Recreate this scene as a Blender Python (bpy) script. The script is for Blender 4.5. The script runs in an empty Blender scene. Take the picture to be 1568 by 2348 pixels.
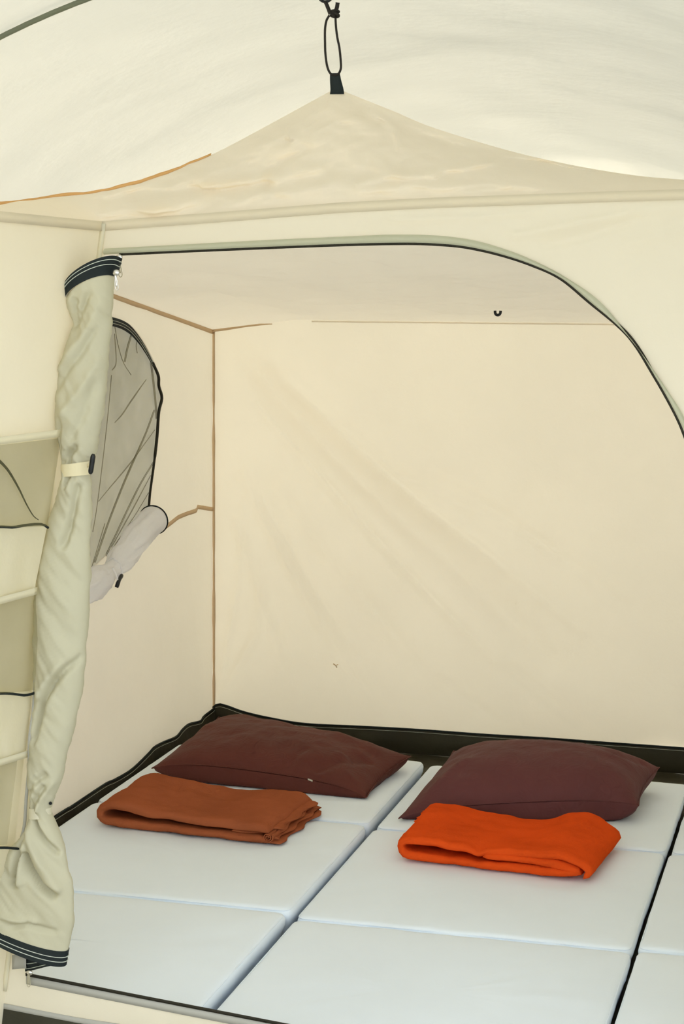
import bpy, bmesh, math, random
from mathutils import Vector, Matrix, noise

# ------------------------------------------------------------------ camera
random.seed(4)
SC = bpy.context.scene
COL = SC.collection
FPX, CX, CY = 4400.0, 784.0, 1174.0          # focal length in pixels of the 1568x2348 frame
PITCH, ROLL, YAW, ZC = 0.12425, 0.00754, 0.26121, 1.3729
EYE = Vector((0, 0, ZC))


def ray(px, py):
    du, dv = px - CX, py - CY
    cr, sr = math.cos(ROLL), math.sin(ROLL)
    u, v = du * cr + dv * sr, -du * sr + dv * cr
    a, b, c = u / FPX, 1.0, -v / FPX
    cp, sp = math.cos(PITCH), math.sin(PITCH)
    a, b, c = a, b * cp + c * sp, -b * sp + c * cp
    cy, sy = math.cos(YAW), math.sin(YAW)
    return Vector((a * cy - b * sy, a * sy + b * cy, c))


def at_y(px, py, Y):                       # the point of the upright plane y = Y seen at that pixel
    d = ray(px, py); return EYE + d * (Y / d.y)


def at_x(px, py, X):
    d = ray(px, py); return EYE + d * (X / d.x)


def at_z(px, py, Z):
    d = ray(px, py); return EYE + d * ((Z - ZC) / d.z)


def at_pl(px, py, P0, n):
    d = ray(px, py); return EYE + d * ((P0 - EYE).dot(n) / d.dot(n))


cd = bpy.data.cameras.new('camera')
cam = bpy.data.objects.new('camera', cd)
COL.objects.link(cam)
cd.sensor_fit = 'VERTICAL'; cd.sensor_height = 36.0
cd.lens = FPX / 2348.0 * 36.0
cd.clip_start = 0.01
F = ray(CX, CY); Rv = (ray(CX + 1, CY) - F).normalized(); Uv = (ray(CX, CY - 1) - F).normalized(); F.normalize()
cam.matrix_world = Matrix(((Rv.x, Uv.x, -F.x, 0), (Rv.y, Uv.y, -F.y, 0), (Rv.z, Uv.z, -F.z, ZC), (0, 0, 0, 1)))
SC.camera = cam

# ------------------------------------------------------------------ light
W = bpy.data.worlds.new('daylight'); SC.world = W
W.use_nodes = True
bg = W.node_tree.nodes['Background']
bg.inputs[0].default_value = (0.90, 0.96, 1.0, 1)
bg.inputs[1].default_value = 1.0
sd = bpy.data.lights.new('sun', 'SUN'); sd.energy = 9.5; sd.angle = math.radians(12); sd.color = (1.0, 0.89, 0.72)
sun = bpy.data.objects.new('sun', sd); COL.objects.link(sun)
SEL, SAZ = math.radians(7), math.radians(16)                         # low behind the tent, a little to the left
sun.rotation_euler = Vector((math.sin(SAZ) * math.cos(SEL), -math.cos(SAZ) * math.cos(SEL), -math.sin(SEL))).to_track_quat('-Z', 'Y').to_euler()
SC.view_settings.view_transform = 'Standard'
SC.view_settings.look = 'None'
SC.view_settings.gamma = 1.0
SC.view_settings.use_curve_mapping = False
SC.view_settings.exposure = 1.54
cy_ = SC.cycles
cy_.use_denoising = True
cy_.use_adaptive_sampling = True; cy_.adaptive_threshold = 0.05; cy_.adaptive_min_samples = 12
cy_.max_bounces = 12; cy_.diffuse_bounces = 10; cy_.transparent_max_bounces = 16
cy_.sample_clamp_indirect = 4.0


# ------------------------------------------------------------------ materials
def new_mat(name):
    m = bpy.data.materials.new(name); m.use_nodes = True
    nt = m.node_tree
    for n in list(nt.nodes): nt.nodes.remove(n)
    out = nt.nodes.new('ShaderNodeOutputMaterial')
    return m, nt, out


def noise_col(nt, col, amount, scale, col2=None, detail=4):
    tc = nt.nodes.new('ShaderNodeTexCoord')
    nz = nt.nodes.new('ShaderNodeTexNoise'); nz.inputs['Scale'].default_value = scale; nz.inputs['Detail'].default_value = detail
    nt.links.new(tc.outputs['Object'], nz.inputs['Vector'])
    mr = nt.nodes.new('ShaderNodeMapRange'); mr.inputs[1].default_value = 0.35; mr.inputs[2].default_value = 0.65
    nt.links.new(nz.outputs['Fac'], mr.inputs[0])
    mx = nt.nodes.new('ShaderNodeMix'); mx.data_type = 'RGBA'
    mx.inputs[6].default_value = (*col, 1)
    c2 = col2 or tuple(c * (1 - amount) for c in col)
    mx.inputs[7].default_value = (*c2, 1)
    nt.links.new(mr.outputs[0], mx.inputs[0])
    return mx.outputs[2], tc


def bump(nt, tc, scale, strength, dist=0.001, stretch=None):
    nz = nt.nodes.new('ShaderNodeTexNoise'); nz.inputs['Scale'].default_value = scale; nz.inputs['Detail'].default_value = 5
    if stretch:
        mp = nt.nodes.new('ShaderNodeMapping'); mp.inputs['Scale'].default_value = stretch
        nt.links.new(tc.outputs['Object'], mp.inputs['Vector']); nt.links.new(mp.outputs[0], nz.inputs['Vector'])
    else:
        nt.links.new(tc.outputs['Object'], nz.inputs['Vector'])
    b = nt.nodes.new('ShaderNodeBump'); b.inputs['Strength'].default_value = strength; b.inputs['Distance'].default_value = dist
    nt.links.new(nz.outputs['Fac'], b.inputs['Height'])
    return b.outputs[0]


def canvas(name, col, trans=0.5, tcol=None, amount=0.05, scale=3.0, bscale=14, bstr=0.25, bdist=0.01):
    m, nt, out = new_mat(name)
    c, tc = noise_col(nt, col, amount, scale)
    nrm = bump(nt, tc, bscale, bstr, bdist)
    d = nt.nodes.new('ShaderNodeBsdfDiffuse'); t = nt.nodes.new('ShaderNodeBsdfTranslucent'); mx = nt.nodes.new('ShaderNodeMixShader')
    nt.links.new(c, d.inputs['Color'])
    if tcol: t.inputs['Color'].default_value = (*tcol, 1)
    else: nt.links.new(c, t.inputs['Color'])
    nt.links.new(nrm, d.inputs['Normal']); nt.links.new(nrm, t.inputs['Normal'])
    mx.inputs[0].default_value = trans
    nt.links.new(d.outputs[0], mx.inputs[1]); nt.links.new(t.outputs[0], mx.inputs[2])
    nt.links.new(mx.outputs[0], out.inputs[0])
    return m


def solid(name, col, rough=0.8, amount=0.1, scale=12, bscale=60, bstr=0.3, bdist=0.002, sheen=0.0, metal=0.0, col2=None, spec=0.3):
    m, nt, out = new_mat(name)
    c, tc = noise_col(nt, col, amount, scale, col2)
    p = nt.nodes.new('ShaderNodeBsdfPrincipled')
    nt.links.new(c, p.inputs['Base Color'])
    p.inputs['Roughness'].default_value = rough
    p.inputs['Metallic'].default_value = metal
    p.inputs['Specular IOR Level'].default_value = spec
    p.inputs['Sheen Weight'].default_value = sheen
    if bstr: nt.links.new(bump(nt, tc, bscale, bstr, bdist), p.inputs['Normal'])
    nt.links.new(p.outputs[0], out.inputs[0])
    return m


def netting(name, col, cover):
    m, nt, out = new_mat(name)
    d = nt.nodes.new('ShaderNodeBsdfDiffuse'); d.inputs['Color'].default_value = (*col, 1)
    t = nt.nodes.new('ShaderNodeBsdfTransparent'); mx = nt.nodes.new('ShaderNodeMixShader')
    tc = nt.nodes.new('ShaderNodeTexCoord'); nz = nt.nodes.new('ShaderNodeTexNoise'); nz.inputs['Scale'].default_value = 14
    nt.links.new(tc.outputs['Object'], nz.inputs['Vector'])
    mr = nt.nodes.new('ShaderNodeMapRange'); mr.inputs[3].default_value = cover - 0.06; mr.inputs[4].default_value = cover + 0.06
    nt.links.new(nz.outputs['Fac'], mr.inputs[0]); nt.links.new(mr.outputs[0], mx.inputs[0])
    nt.links.new(t.outputs[0], mx.inputs[1]); nt.links.new(d.outputs[0], mx.inputs[2])
    nt.links.new(mx.outputs[0], out.inputs[0])
    return m


M = {}
M['inner'] = canvas('cream cotton', (0.97, 0.92, 0.835), 0.56, amount=0.03)
M['inner_ceiling'] = canvas('pinkish cream cotton', (0.985, 0.93, 0.86), 0.62, amount=0.03)
M['front'] = canvas('yellow cream cotton', (0.92, 0.862, 0.71), 0.46, amount=0.03)
M['gable'] = canvas('sand cotton', (0.98, 0.895, 0.74), 0.50, amount=0.04)
M['fly'] = canvas('off white canvas', (0.69, 0.695, 0.64), 0.122, amount=0.03, scale=2)
M['flap'] = canvas('greyish zip flap', (0.62, 0.62, 0.46), 0.35)
M['door'] = canvas('door cotton', (0.645, 0.615, 0.455), 0.25, amount=0.06, bscale=30, bstr=0.3, bdist=0.006)
M['roll'] = canvas('white cotton', (0.97, 0.97, 0.99), 0.5, bscale=40, bstr=0.4, bdist=0.006)
M['tan'] = canvas('tan tape', (0.78, 0.62, 0.42), 0.35)
M['seam'] = canvas('beige tape', (0.87, 0.80, 0.63), 0.4)
M['hem'] = canvas('cream hem', (0.91, 0.87, 0.70), 0.42)
M['orange_hem'] = canvas('ochre hem', (0.80, 0.52, 0.22), 0.4)
M['grey_tape'] = canvas('grey tape', (0.55, 0.54, 0.48), 0.3)
M['strap'] = canvas('strap', (0.80, 0.72, 0.48), 0.1)
M['stitch'] = solid('stitch', (0.55, 0.58, 0.50), bstr=0)
M['ziptape'] = solid('black zip tape', (0.012, 0.018, 0.018), 0.75)
M['black'] = solid('black cord', (0.018, 0.014, 0.010), 0.7, bscale=400)
M['plastic'] = solid('black plastic', (0.012, 0.013, 0.014), 0.35, bstr=0)
M['zipper'] = solid('zip coil', (0.020, 0.017, 0.008), 0.6, bscale=600, bstr=0.6)
M['tub'] = solid('dark green groundsheet', (0.040, 0.036, 0.018), 0.6, amount=0.3, scale=5, bscale=14, bstr=0.5, bdist=0.01)
M['ground'] = solid('ground', (0.50, 0.49, 0.46), 0.95, amount=0.35, scale=8)
M['net'] = netting('grey netting', (0.17, 0.15, 0.055), 0.69)
M['pocket_net'] = netting('pocket netting', (0.22, 0.20, 0.09), 0.36)
M['foam'] = solid('white mattress cover', (0.80, 0.89, 0.99), 0.65, amount=0.03, scale=4, bscale=9, bstr=0.15, bdist=0.01, spec=0.25)
M['blanket_brown'] = solid('brown fleece', (0.33, 0.095, 0.040), 0.95, amount=0.15, scale=9, bscale=220, bstr=0.5, sheen=0.0, spec=0.0)
M['blanket_orange'] = solid('orange fleece', (0.70, 0.080, 0.012), 0.95, amount=0.15, scale=9, bscale=220, bstr=0.5, sheen=0.0, spec=0.0)
M['pole'] = solid('green pole', (0.17, 0.19, 0.13), 0.5, bstr=0)
M['metal'] = solid('nickel', (0.75, 0.74, 0.70), 0.3, metal=1.0, bstr=0)
M['pull'] = canvas('clear pull', (0.70, 0.66, 0.50), 0.5)


def pillow_mat(name, col):
    m, nt, out = new_mat(name)
    c, tc = noise_col(nt, col, 0.12, 6)
    v = nt.nodes.new('ShaderNodeTexVoronoi'); v.inputs['Scale'].default_value = 22
    nz = nt.nodes.new('ShaderNodeTexNoise'); nz.inputs['Scale'].default_value = 9
    nt.links.new(tc.outputs['Object'], nz.inputs['Vector'])
    vm = nt.nodes.new('ShaderNodeMix'); vm.data_type = 'RGBA'; vm.inputs[0].default_value = 0.12
    nt.links.new(tc.outputs['Object'], vm.inputs[6]); nt.links.new(nz.outputs['Color'], vm.inputs[7])
    nt.links.new(vm.outputs[2], v.inputs['Vector'])
    mu = nt.nodes.new('ShaderNodeMath'); mu.operation = 'MULTIPLY'; mu.inputs[1].default_value = 30
    nt.links.new(v.outputs['Distance'], mu.inputs[0])
    sn = nt.nodes.new('ShaderNodeMath'); sn.operation = 'SINE'
    nt.links.new(mu.outputs[0], sn.inputs[0])
    p = nt.nodes.new('ShaderNodeBsdfPrincipled'); p.inputs['Roughness'].default_value = 0.72; p.inputs['Specular IOR Level'].default_value = 0.25
    b = nt.nodes.new('ShaderNodeBump'); b.inputs['Strength'].default_value = 0.12; b.inputs['Distance'].default_value = 0.002
    nt.links.new(sn.outputs[0], b.inputs['Height'])
    b2 = nt.nodes.new('ShaderNodeBump'); b2.inputs['Strength'].default_value = 0.35; b2.inputs['Distance'].default_value = 0.01
    n2 = nt.nodes.new('ShaderNodeTexNoise'); n2.inputs['Scale'].default_value = 11; n2.inputs['Detail'].default_value = 4
    nt.links.new(tc.outputs['Object'], n2.inputs['Vector']); nt.links.new(n2.outputs['Fac'], b2.inputs['Height'])
    nt.links.new(b2.outputs[0], b.inputs['Normal']); nt.links.new(b.outputs[0], p.inputs['Normal'])
    nt.links.new(c, p.inputs['Base Color']); nt.links.new(p.outputs[0], out.inputs[0])
    return m


M['pillow_a'] = pillow_mat('maroon brown pillowcase', (0.105, 0.027, 0.019))
M['pillow_b'] = pillow_mat('plum brown pillowcase', (0.115, 0.036, 0.036))


# ------------------------------------------------------------------ mesh helpers
def obj(name, verts, faces, mat, parent=None, smooth=True):
    me = bpy.data.meshes.new(name)
    me.from_pydata([tuple(v) for v in verts], [], faces)
    me.update()
    if smooth:
        me.polygons.foreach_set('use_smooth', [True] * len(me.polygons))
    me.materials.append(mat)
    o = bpy.data.objects.new(name, me); COL.objects.link(o)
    if parent is not None: o.parent = parent
    return o


def empty(name, parent=None):
    o = bpy.data.objects.new(name, None); COL.objects.link(o); o.empty_display_size = 0.05
    if parent is not None: o.parent = parent
    return o


def tag(o, label=None, cat=None, group=None, kind=None):
    if label: o['label'] = label
    if cat: o['category'] = cat
    if group: o['group'] = group
    if kind: o['kind'] = kind
    return o


def grid(nu, nv, fn, wrap=False):
    V, Fc = [], []
    for j in range(nv + 1):
        for i in range(nu + (0 if wrap else 1)):
            V.append(fn(i / nu, j / nv))
    n = nu if wrap else nu + 1
    for j in range(nv):
        for i in range(nu):
            a, b = j * n + i, j * n + (i + 1) % n
            Fc.append((a, b, b + n, a + n))
    return V, Fc


def merge(parts):
    V, Fc = [], []
    for v, f in parts:
        o = len(V); V += list(v); Fc += [tuple(i + o for i in q) for q in f]
    return V, Fc


def lin(path, n):
    """n+1 points evenly spaced on a polyline"""
    path = [Vector(p) for p in path]
    L = [0]
    for a, b in zip(path, path[1:]): L.append(L[-1] + (b - a).length)
    out = []; k = 0
    for i in range(n + 1):
        s = L[-1] * i / n
        while k < len(L) - 2 and L[k + 1] < s: k += 1
        d = L[k + 1] - L[k]
        out.append(path[k].lerp(path[k + 1], (s - L[k]) / d if d > 1e-9 else 0))
    return out


def curve(path, n, closed=False):
    """smooth Catmull-Rom through the points, n+1 even samples"""
    P = [Vector(p) for p in path]
    if closed: P = [P[-1]] + P + [P[0], P[1]]
    else: P = [P[0] * 2 - P[1]] + P + [P[-1] * 2 - P[-2]]
    d = []
    for i in range(1, len(P) - 2):
        for k in range(12):
            t = k / 12
            a, b, c, e = P[i - 1], P[i], P[i + 1], P[i + 2]
            d.append(0.5 * ((2 * b) + (c - a) * t + (2 * a - 5 * b + 4 * c - e) * t * t + (3 * b - a - 3 * c + e) * t ** 3))
    d.append(P[-2])
    return lin(d, n)


def tube_geo(path, r, seg=10, closed=False, caps=True):
    V, Fc = [], []
    n = len(path)
    up = None
    for i, p in enumerate(path):
        a = path[(i - 1) % n] if (closed or i > 0) else path[i]
        b = path[(i + 1) % n] if (closed or i < n - 1) else path[i]
        t = (b - a).normalized()
        if up is None:
            up = t.orthogonal().normalized()
        up = (up - t * up.dot(t)).normalized()
        s = t.cross(up)
        rr = r[i] if isinstance(r, (list, tuple)) else r
        for k in range(seg):
            th = 2 * math.pi * k / seg
            V.append(p + up * (math.cos(th) * rr) + s * (math.sin(th) * rr))
    m = n if closed else n - 1
    for i in range(m):
        for k in range(seg):
            a, b = i * seg + k, i * seg + (k + 1) % seg
            c = ((i + 1) % n) * seg
            Fc.append((a, b, c + (k + 1) % seg, c + k))
    if caps and not closed:
        Fc.append(tuple(range(seg - 1, -1, -1)))
        Fc.append(tuple((n - 1) * seg + k for k in range(seg)))
    return V, Fc


def strip_geo(path, side, w, normal, t=0.0012):
    """a flat tape: box section along path; side = direction of its width (vector or list), normal = direction it faces"""
    V, Fc = [], []
    n = len(path)
    for i, p in enumerate(path):
        sv = (side[i] if isinstance(side, list) else side).normalized()
        nv = (normal[i] if isinstance(normal, list) else normal).normalized()
        ww = w[i] if isinstance(w, (list, tuple)) else w
        for a, b in ((-.5, 0), (.5, 0), (.5, 1), (-.5, 1)):
            V.append(p + sv * (a * ww) + nv * (b * t))
    for i in range(n - 1):
        for k in range(4):
            a, b = i * 4 + k, i * 4 + (k + 1) % 4
            Fc.append((a, b, b + 4, a + 4))
    Fc.append((3, 2, 1, 0)); Fc.append(tuple((n - 1) * 4 + k for k in range(4)))
    return V, Fc


def perp(path, normal):
    out = []
    for i in range(len(path)):
        a, b = path[max(i - 1, 0)], path[min(i + 1, len(path) - 1)]
        out.append((b - a).cross(normal).normalized())
    return out


def seg_dist(px, pz, poly):
    best = 9e9; bt = 0
    n = len(poly) - 1
    for i in range(n):
        ax, az = poly[i]; bx, bz = poly[i + 1]
        dx, dz = bx - ax, bz - az
        L2 = dx * dx + dz * dz
        t = max(0, min(1, ((px - ax) * dx + (pz - az) * dz) / L2)) if L2 > 0 else 0
        ex, ez = px - ax - dx * t, pz - az - dz * t
        d = ex * ex + ez * ez
        if d < best: best = d; bt = (i + t) / n
    return math.sqrt(best), bt


def fn2(a, b, c=0.0, o=3):
    return noise.fractal(Vector((a, b, c)), 0.6, 2.0, o)


# ------------------------------------------------------------------ the inner room's measures
XL, XR, YB, YF = -1.80, 0.36, 5.27, 2.96
Y_ = Vector((0, -1, 0)); X_ = Vector((1, 0, 0)); Z_ = Vector((0, 0, 1))


def front_top(x): return 1.452 + 0.052 * (x + 1.2)


def back_top(x): return 1.204 + 0.034 * min(1.0, (x - XL) / 0.25) + 0.004 * max(0, x + 1.5)


# ---- outside ground and groundsheet floor
V, Fc = grid(30, 30, lambda u, v: Vector((-16 + 32 * u, -12 + 32 * v, -0.012)))
tag(obj('ground', V, Fc, M['ground']), kind='structure')
V, Fc = grid(40, 40, lambda u, v: Vector((XL + (XR - XL) * u, YF + (YB - YF) * v, 0.002 * fn2(u * 9, v * 9))))
tag(obj('floor', V, Fc, M['tub']), kind='structure')

# ---- back wall, pulled into long diagonal tension folds from its upper corner
back_folds = [
    ([(560, 800), (640, 900), (760, 1030), (900, 1170), (1060, 1310), (1260, 1510)], 0.040, -0.020),
    ([(590, 930), (700, 1060), (840, 1220), (980, 1370), (1130, 1520)], 0.014, 0.008),
    ([(660, 880), (800, 1010), (960, 1160), (1130, 1290), (1330, 1450)], 0.016, 0.007),
    ([(640, 1120), (760, 1290), (880, 1430), (1010, 1600)], 0.022, -0.006),
    ([(560, 1090), (640, 1260), (740, 1440), (900, 1660)], 0.018, -0.006),
    ([(600, 1150), (700, 1330), (800, 1480)], 0.012, 0.005),
    ([(540, 1200), (600, 1380), (680, 1600)], 0.014, -0.005),
    ([(760, 960), (900, 1080), (1080, 1170), (1250, 1250)], 0.020, -0.005),
    ([(980, 1090), (1150, 1180), (1300, 1290), (1450, 1400)], 0.018, -0.004),
    ([(492, 1618), (530, 1560), (590, 1450), (600, 1330)], 0.016, -0.006),
    ([(496, 1618), (520, 1500), (545, 1350), (560, 1150)], 0.012, -0.005),
    ([(1180, 1540), (1300, 1640), (1380, 1700)], 0.020, -0.005),
    ([(1010, 1560), (1120, 1640), (1200, 1690)], 0.016, -0.004),
]
BF = []
for pl, sg, am in back_folds:
    q = [at_y(a, b, YB) for a, b in pl]
    BF.append(([(p.x, p.z) for p in q], sg, am))


def back_pt(u, v):
    x = XL + (XR - XL) * u
    z = 0.02 + (back_top(x) - 0.02) * v
    d = 0.0
    for pl, sg, am in BF:
        r, t = seg_dist(x, z, pl)
        if r < sg * 3:
            d += 2.3 * am * math.exp(-(r / sg) ** 2) * (0.25 + 0.75 * math.sin(math.pi * min(1, t * .75 + .2)))
    ed = min(1, v * 6) * min(1, (1 - v) * 8)
    d *= ed
    d += 0.004 * fn2(x * 2.2 + z * 2, z * 2.2 - x, 3) * ed
    d += 0.03 * math.sin(math.pi * v) * math.sin(math.pi * u)
    return Vector((x, YB + d, z))


V, Fc = grid(260, 170, back_pt)
wb = tag(obj('wall_back', V, Fc, M['inner']), kind='structure')
# stain / small tear at the lower part of the back wall
p = at_y(771, 1525, YB + .01) + Vector((0, -0.004, 0))
V, Fc = merge([tube_geo([p + Vector((-.008, .0, .004)), p + Vector((0, -.002, 0)), p + Vector((.003, -.001, -.006))], 0.0016, 6),
               tube_geo([p + Vector((.006, 0, .003)), p + Vector((0, -.002, 0))], 0.0013, 6)])
tag(obj('darned_spot', V, Fc, M['tan'], wb), 'small ochre darned spot')
# horizontal overlap seam where roof and back wall meet
path = [Vector((XL + .30 + (XR - XL - .3) * i / 60, YB - .006, back_top(XL + .3 + (XR - XL - .3) * i / 60) - .004)) for i in range(61)]
V, Fc = strip_geo(path, Z_, 0.004, Y_, 0.001)
obj('overlap_seam', V, Fc, M['inner'], wb)

# ---- left wall with the window opening
win_px = [(340, 1168), (346, 1110), (352, 1060), (357, 1010), (361, 960), (371, 912), (363, 870), (355, 838), (328, 785), (298, 748), (258, 730),
          (222, 724), (180, 742), (140, 800), (112, 900), (96, 1020), (92, 1150), (98, 1280), (120, 1370), (150, 1362), (205, 1308), (262, 1252), (305, 1208)]
win = curve([at_x(a, b, XL) for a, b in win_px], 180, closed=True)[:-1]
wc = sum(win, Vector()) / len(win)


def left_top(y): return 1.204 + (5.27 - y) * 0.1437


def left_rim(p):
    """where the ray from the window's middle through p leaves the wall's outline (in y, z)"""
    d = p - wc
    ts = []
    if d.y > 1e-6: ts.append((YB - wc.y) / d.y)
    if d.y < -1e-6: ts.append((YF - wc.y) / d.y)
    if d.z < -1e-6: ts.append((0.02 - wc.z) / d.z)
    den = d.z + 0.1437 * d.y
    if den > 1e-6: ts.append((left_top(wc.y) - wc.z) / den)
    return wc + d * min(t for t in ts if t > 0)


def left_disp(y, z):
    e = min(1, (YB - y) * 6) * min(1, max(0, z - .05) * 6) * min(1, max(0, left_top(y) - z) * 6)
    return e * (0.012 * fn2(y * 2.5 + 7, z * 1.3, 1, 1) + 0.003 * fn2(y * 6 + z * 2, z * 1.6, 5, 2))


def left_pt(u, v):
    i = int(round(u * len(win))) % len(win)
    a = win[i]; b = left_rim(a)
    q = a.lerp(b, v)
    q.x = XL + left_disp(q.y, q.z) * min(1, v * 5)
    return q


V, Fc = grid(len(win), 60, left_pt, wrap=True)
wl = tag(obj('wall_left', V, Fc, M['inner']), kind='structure')
# tan seam tapes on the left wall
p = [at_x(a, b, XL + .003) for a, b in ((490, 1168), (470, 1165), (452, 1162), (450, 1171), (430, 1177), (408, 1186), (388, 1202), (362, 1220), (330, 1236))]
V, Fc = strip_geo(lin(p, 40), Z_, 0.012, X_, 0.001)
obj('seam_tape', V, Fc, M['tan'], wl)

# ---- roof of the inner room and its front gable
ridge_px = [(-420, 522, 2.72), (-200, 496, 2.82), (0, 470, 2.90), (120, 452, 2.97), (230, 439, 3.02), (345, 410, 3.04), (480, 357, 3.07), (620, 284, 3.10), (757, 209, 3.12),
            (787, 209, 3.12), (900, 254, 3.11), (1000, 295, 3.10), (1200, 354, 3.08), (1400, 394, 3.06), (1568, 412, 3.05), (1900, 428, 3.03), (2560, 440, 3.0)]
low_px = [(-420, 441), (-200, 467), (0, 490), (120, 502), (235, 513), (345, 504), (480, 494), (620, 483), (757, 472),
          (787, 470), (900, 464), (1000, 459), (1200, 452), (1400, 445), (1568, 440), (1900, 427), (2560, 402)]
CB, CT = at_y(8, 2270, YF), at_y(235, 513, YF)
SD = Vector((-.186, -.983, 0)).normalized()           # the pocket wall runs from the door's corner towards the viewer
SN = (CT - CB).cross(SD).normalized()
if SN.x < 0: SN = -SN
ridge = [at_y(*q) for q in ridge_px]
low = [at_pl(a, b, CB, SN) if a < 236 else at_y(a, b, YF) for a, b in low_px]


def along(pts, px_list, x):
    for i in range(len(px_list) - 1):
        a, b = px_list[i][0], px_list[i + 1][0]
        if a <= x <= b:
            t = (x - a) / (b - a)
            if i > 0 and i < len(pts) - 2:
                p0, p1, p2, p3 = pts[i - 1], pts[i], pts[i + 1], pts[i + 2]
                if px_list is not low_px and not (745 < a < 790 or 745 < b < 790):
                    return 0.5 * ((2 * p1) + (p2 - p0) * t + (2 * p0 - 5 * p1 + 4 * p2 - p3) * t * t + (3 * p1 - p0 - 3 * p2 + p3) * t ** 3)
            return pts[i].lerp(pts[i + 1], t)
    return pts[-1].copy()


gable_folds = [
    ([(1000, 390), (1080, 378), (1150, 352)], 0.007, -0.008), ([(830, 250), (890, 290), (912, 335)], 0.006, -0.006),
    ([(800, 230), (850, 262), (930, 300), (1040, 345)], 0.010, 0.006), ([(640, 280), (655, 300), (660, 310)], 0.005, -0.006),
    ([(480, 430), (580, 415), (680, 395), (740, 385)], 0.010, -0.007), ([(300, 455), (420, 440), (520, 440), (620, 425)], 0.008, 0.007),
    ([(560, 470), (620, 445), (690, 440), (760, 430)], 0.007, -0.005), ([(850, 440), (960, 420), (1080, 420), (1240, 425)], 0.009, -0.006),
    ([(1150, 362), (1300, 395), (1420, 418), (1560, 430)], 0.012, 0.010), ([(840, 420), (920, 395), (1010, 400)], 0.006, -0.006),
    ([(590, 410), (640, 372), (700, 345)], 0.006, 0.004), ([(250, 490), (380, 475), (470, 460)], 0.010, -0.007), ([(60, 478), (200, 470), (330, 440)], 0.009, 0.006),
]
GF = []
for pl, sg, am in gable_folds:
    q = [at_y(a, b, YF + .06) for a, b in pl]
    GF.append(([(p.x, p.z) for p in q], sg, am))


def gable_pt(u, v):
    x = -420 + 2980 * u
    a, b = along(low, low_px, x), along(ridge, ridge_px, x)
    q = a.lerp(b, v)
    e = min(1, v * 5) * min(1, (1 - v) * 5)
    d = 0.010 * fn2(q.x * 6, q.z * 14 + q.x * 4, 2) + 0.005 * fn2(q.x * 16, q.z * 30, 4)
    for pl, sg, am in GF:
        r, t = seg_dist(q.x, q.z, pl)
        if r < sg * 3: d += am * math.exp(-(r / sg) ** 2)
    d *= 1.9
    q.y += d * e - 0.01 * math.sin(math.pi * v)
    q.z += 0.3 * d * e
    return q


V, Fc = grid(420, 44, gable_pt)
wg = tag(obj('wall_gable', V, Fc, M['gable']), kind='structure')
# bound ochre hem showing along the low left edge of the gable
hp = [along(ridge, ridge_px, -420 + 905 * i / 90) + Vector((0, -.002, .001 + .0022 * fn2(i * .11, 3))) for i in range(91)]
wv = [0.0035 + 0.0055 * max(0, math.sin(i / 90 * 3.1)) * abs(fn2(i * .07, 9) + .6) for i in range(91)]
V, Fc = strip_geo(hp, (Z_ + Vector((0, .3, 0))), wv, Y_, 0.001)
tag(obj('hem_binding', V, Fc, M['orange_hem'], wg), 'ochre bound hem')
# seam band under the gable
sp = [along(low, low_px, -420 + 2980 * i / 300) for i in range(301)]
sp = [p + (SN * .002 if p.y < YF - .002 else Y_ * .002) - Z_ * .004 for p in sp]
nn = [SN if p.y < YF - .006 else Y_ for p in sp]
V, Fc = strip_geo(sp, Z_, 0.016, nn, 0.0012)
obj('seam_band', V, Fc, M['seam'], wg)
# webbing tab at the peak
tb = [at_y(773, 216, 3.115), at_y(773, 205, 3.117), at_y(770, 186, 3.118), at_y(768, 168, 3.118)]
V, Fc = strip_geo(curve(tb, 12), X_, [0.0235 - 0.0075 * i / 12 for i in range(13)], Y_, 0.003)
tag(obj('webbing_tab', V, Fc, M['ziptape'], wg), 'black webbing tab at the peak')


def ceil_pt(u, v):
    x = XL + (XR - XL) * u
    pxs = -420 + 2980 * u
    a = along(ridge, ridge_px, pxs)
    # ridge point nearest in x
    for k in range(6):
        dx = x - a.x
        pxs += dx * 1350
        pxs = max(-419, min(2559, pxs)); a = along(ridge, ridge_px, pxs)
    y = a.y + (YB - a.y) * v
    base = 1.204 + (YB - y) * 0.1437
    z0 = 1.204 + (YB - a.y) * 0.1437
    bumpz = (a.z - z0) * math.exp(-((y - a.y) / 0.42) ** 2)
    sag = -0.02 * math.sin(math.pi * min(1, v * 1.05)) * math.sin(math.pi * u)
    e = min(1, (1 - v) * 8) * min(1, u * 10) * min(1, v * 9)
    sag -= .008 * math.exp(-(v / .05) ** 2)
    z = base + bumpz + sag + (back_top(x) - 1.204) * v + e * (0.012 * fn2(x * 4, y * 3, 8) + 0.006 * fn2(x * 11 + y * 6, y * 8, 2))
    return Vector((x, y, z))


V, Fc = grid(150, 130, ceil_pt)
ce = tag(obj('ceiling', V, Fc, M['inner_ceiling']), kind='structure')
# black hook loop under the roof
h = at_y(1141, 716, 4.75)
arc = [h + Vector((math.cos(a) * 0.0068, 0, math.sin(a) * 0.0070)) for a in [math.pi + math.pi * i / 12 for i in range(13)]]
arc = [h + Vector((-.0070, 0, .004))] + arc + [h + Vector((.0070, 0, .004))]
V, Fc = tube_geo(arc, 0.0036, 8)
tag(obj('hook', V, Fc, M['plastic'], ce), 'small black lantern hook')
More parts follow.
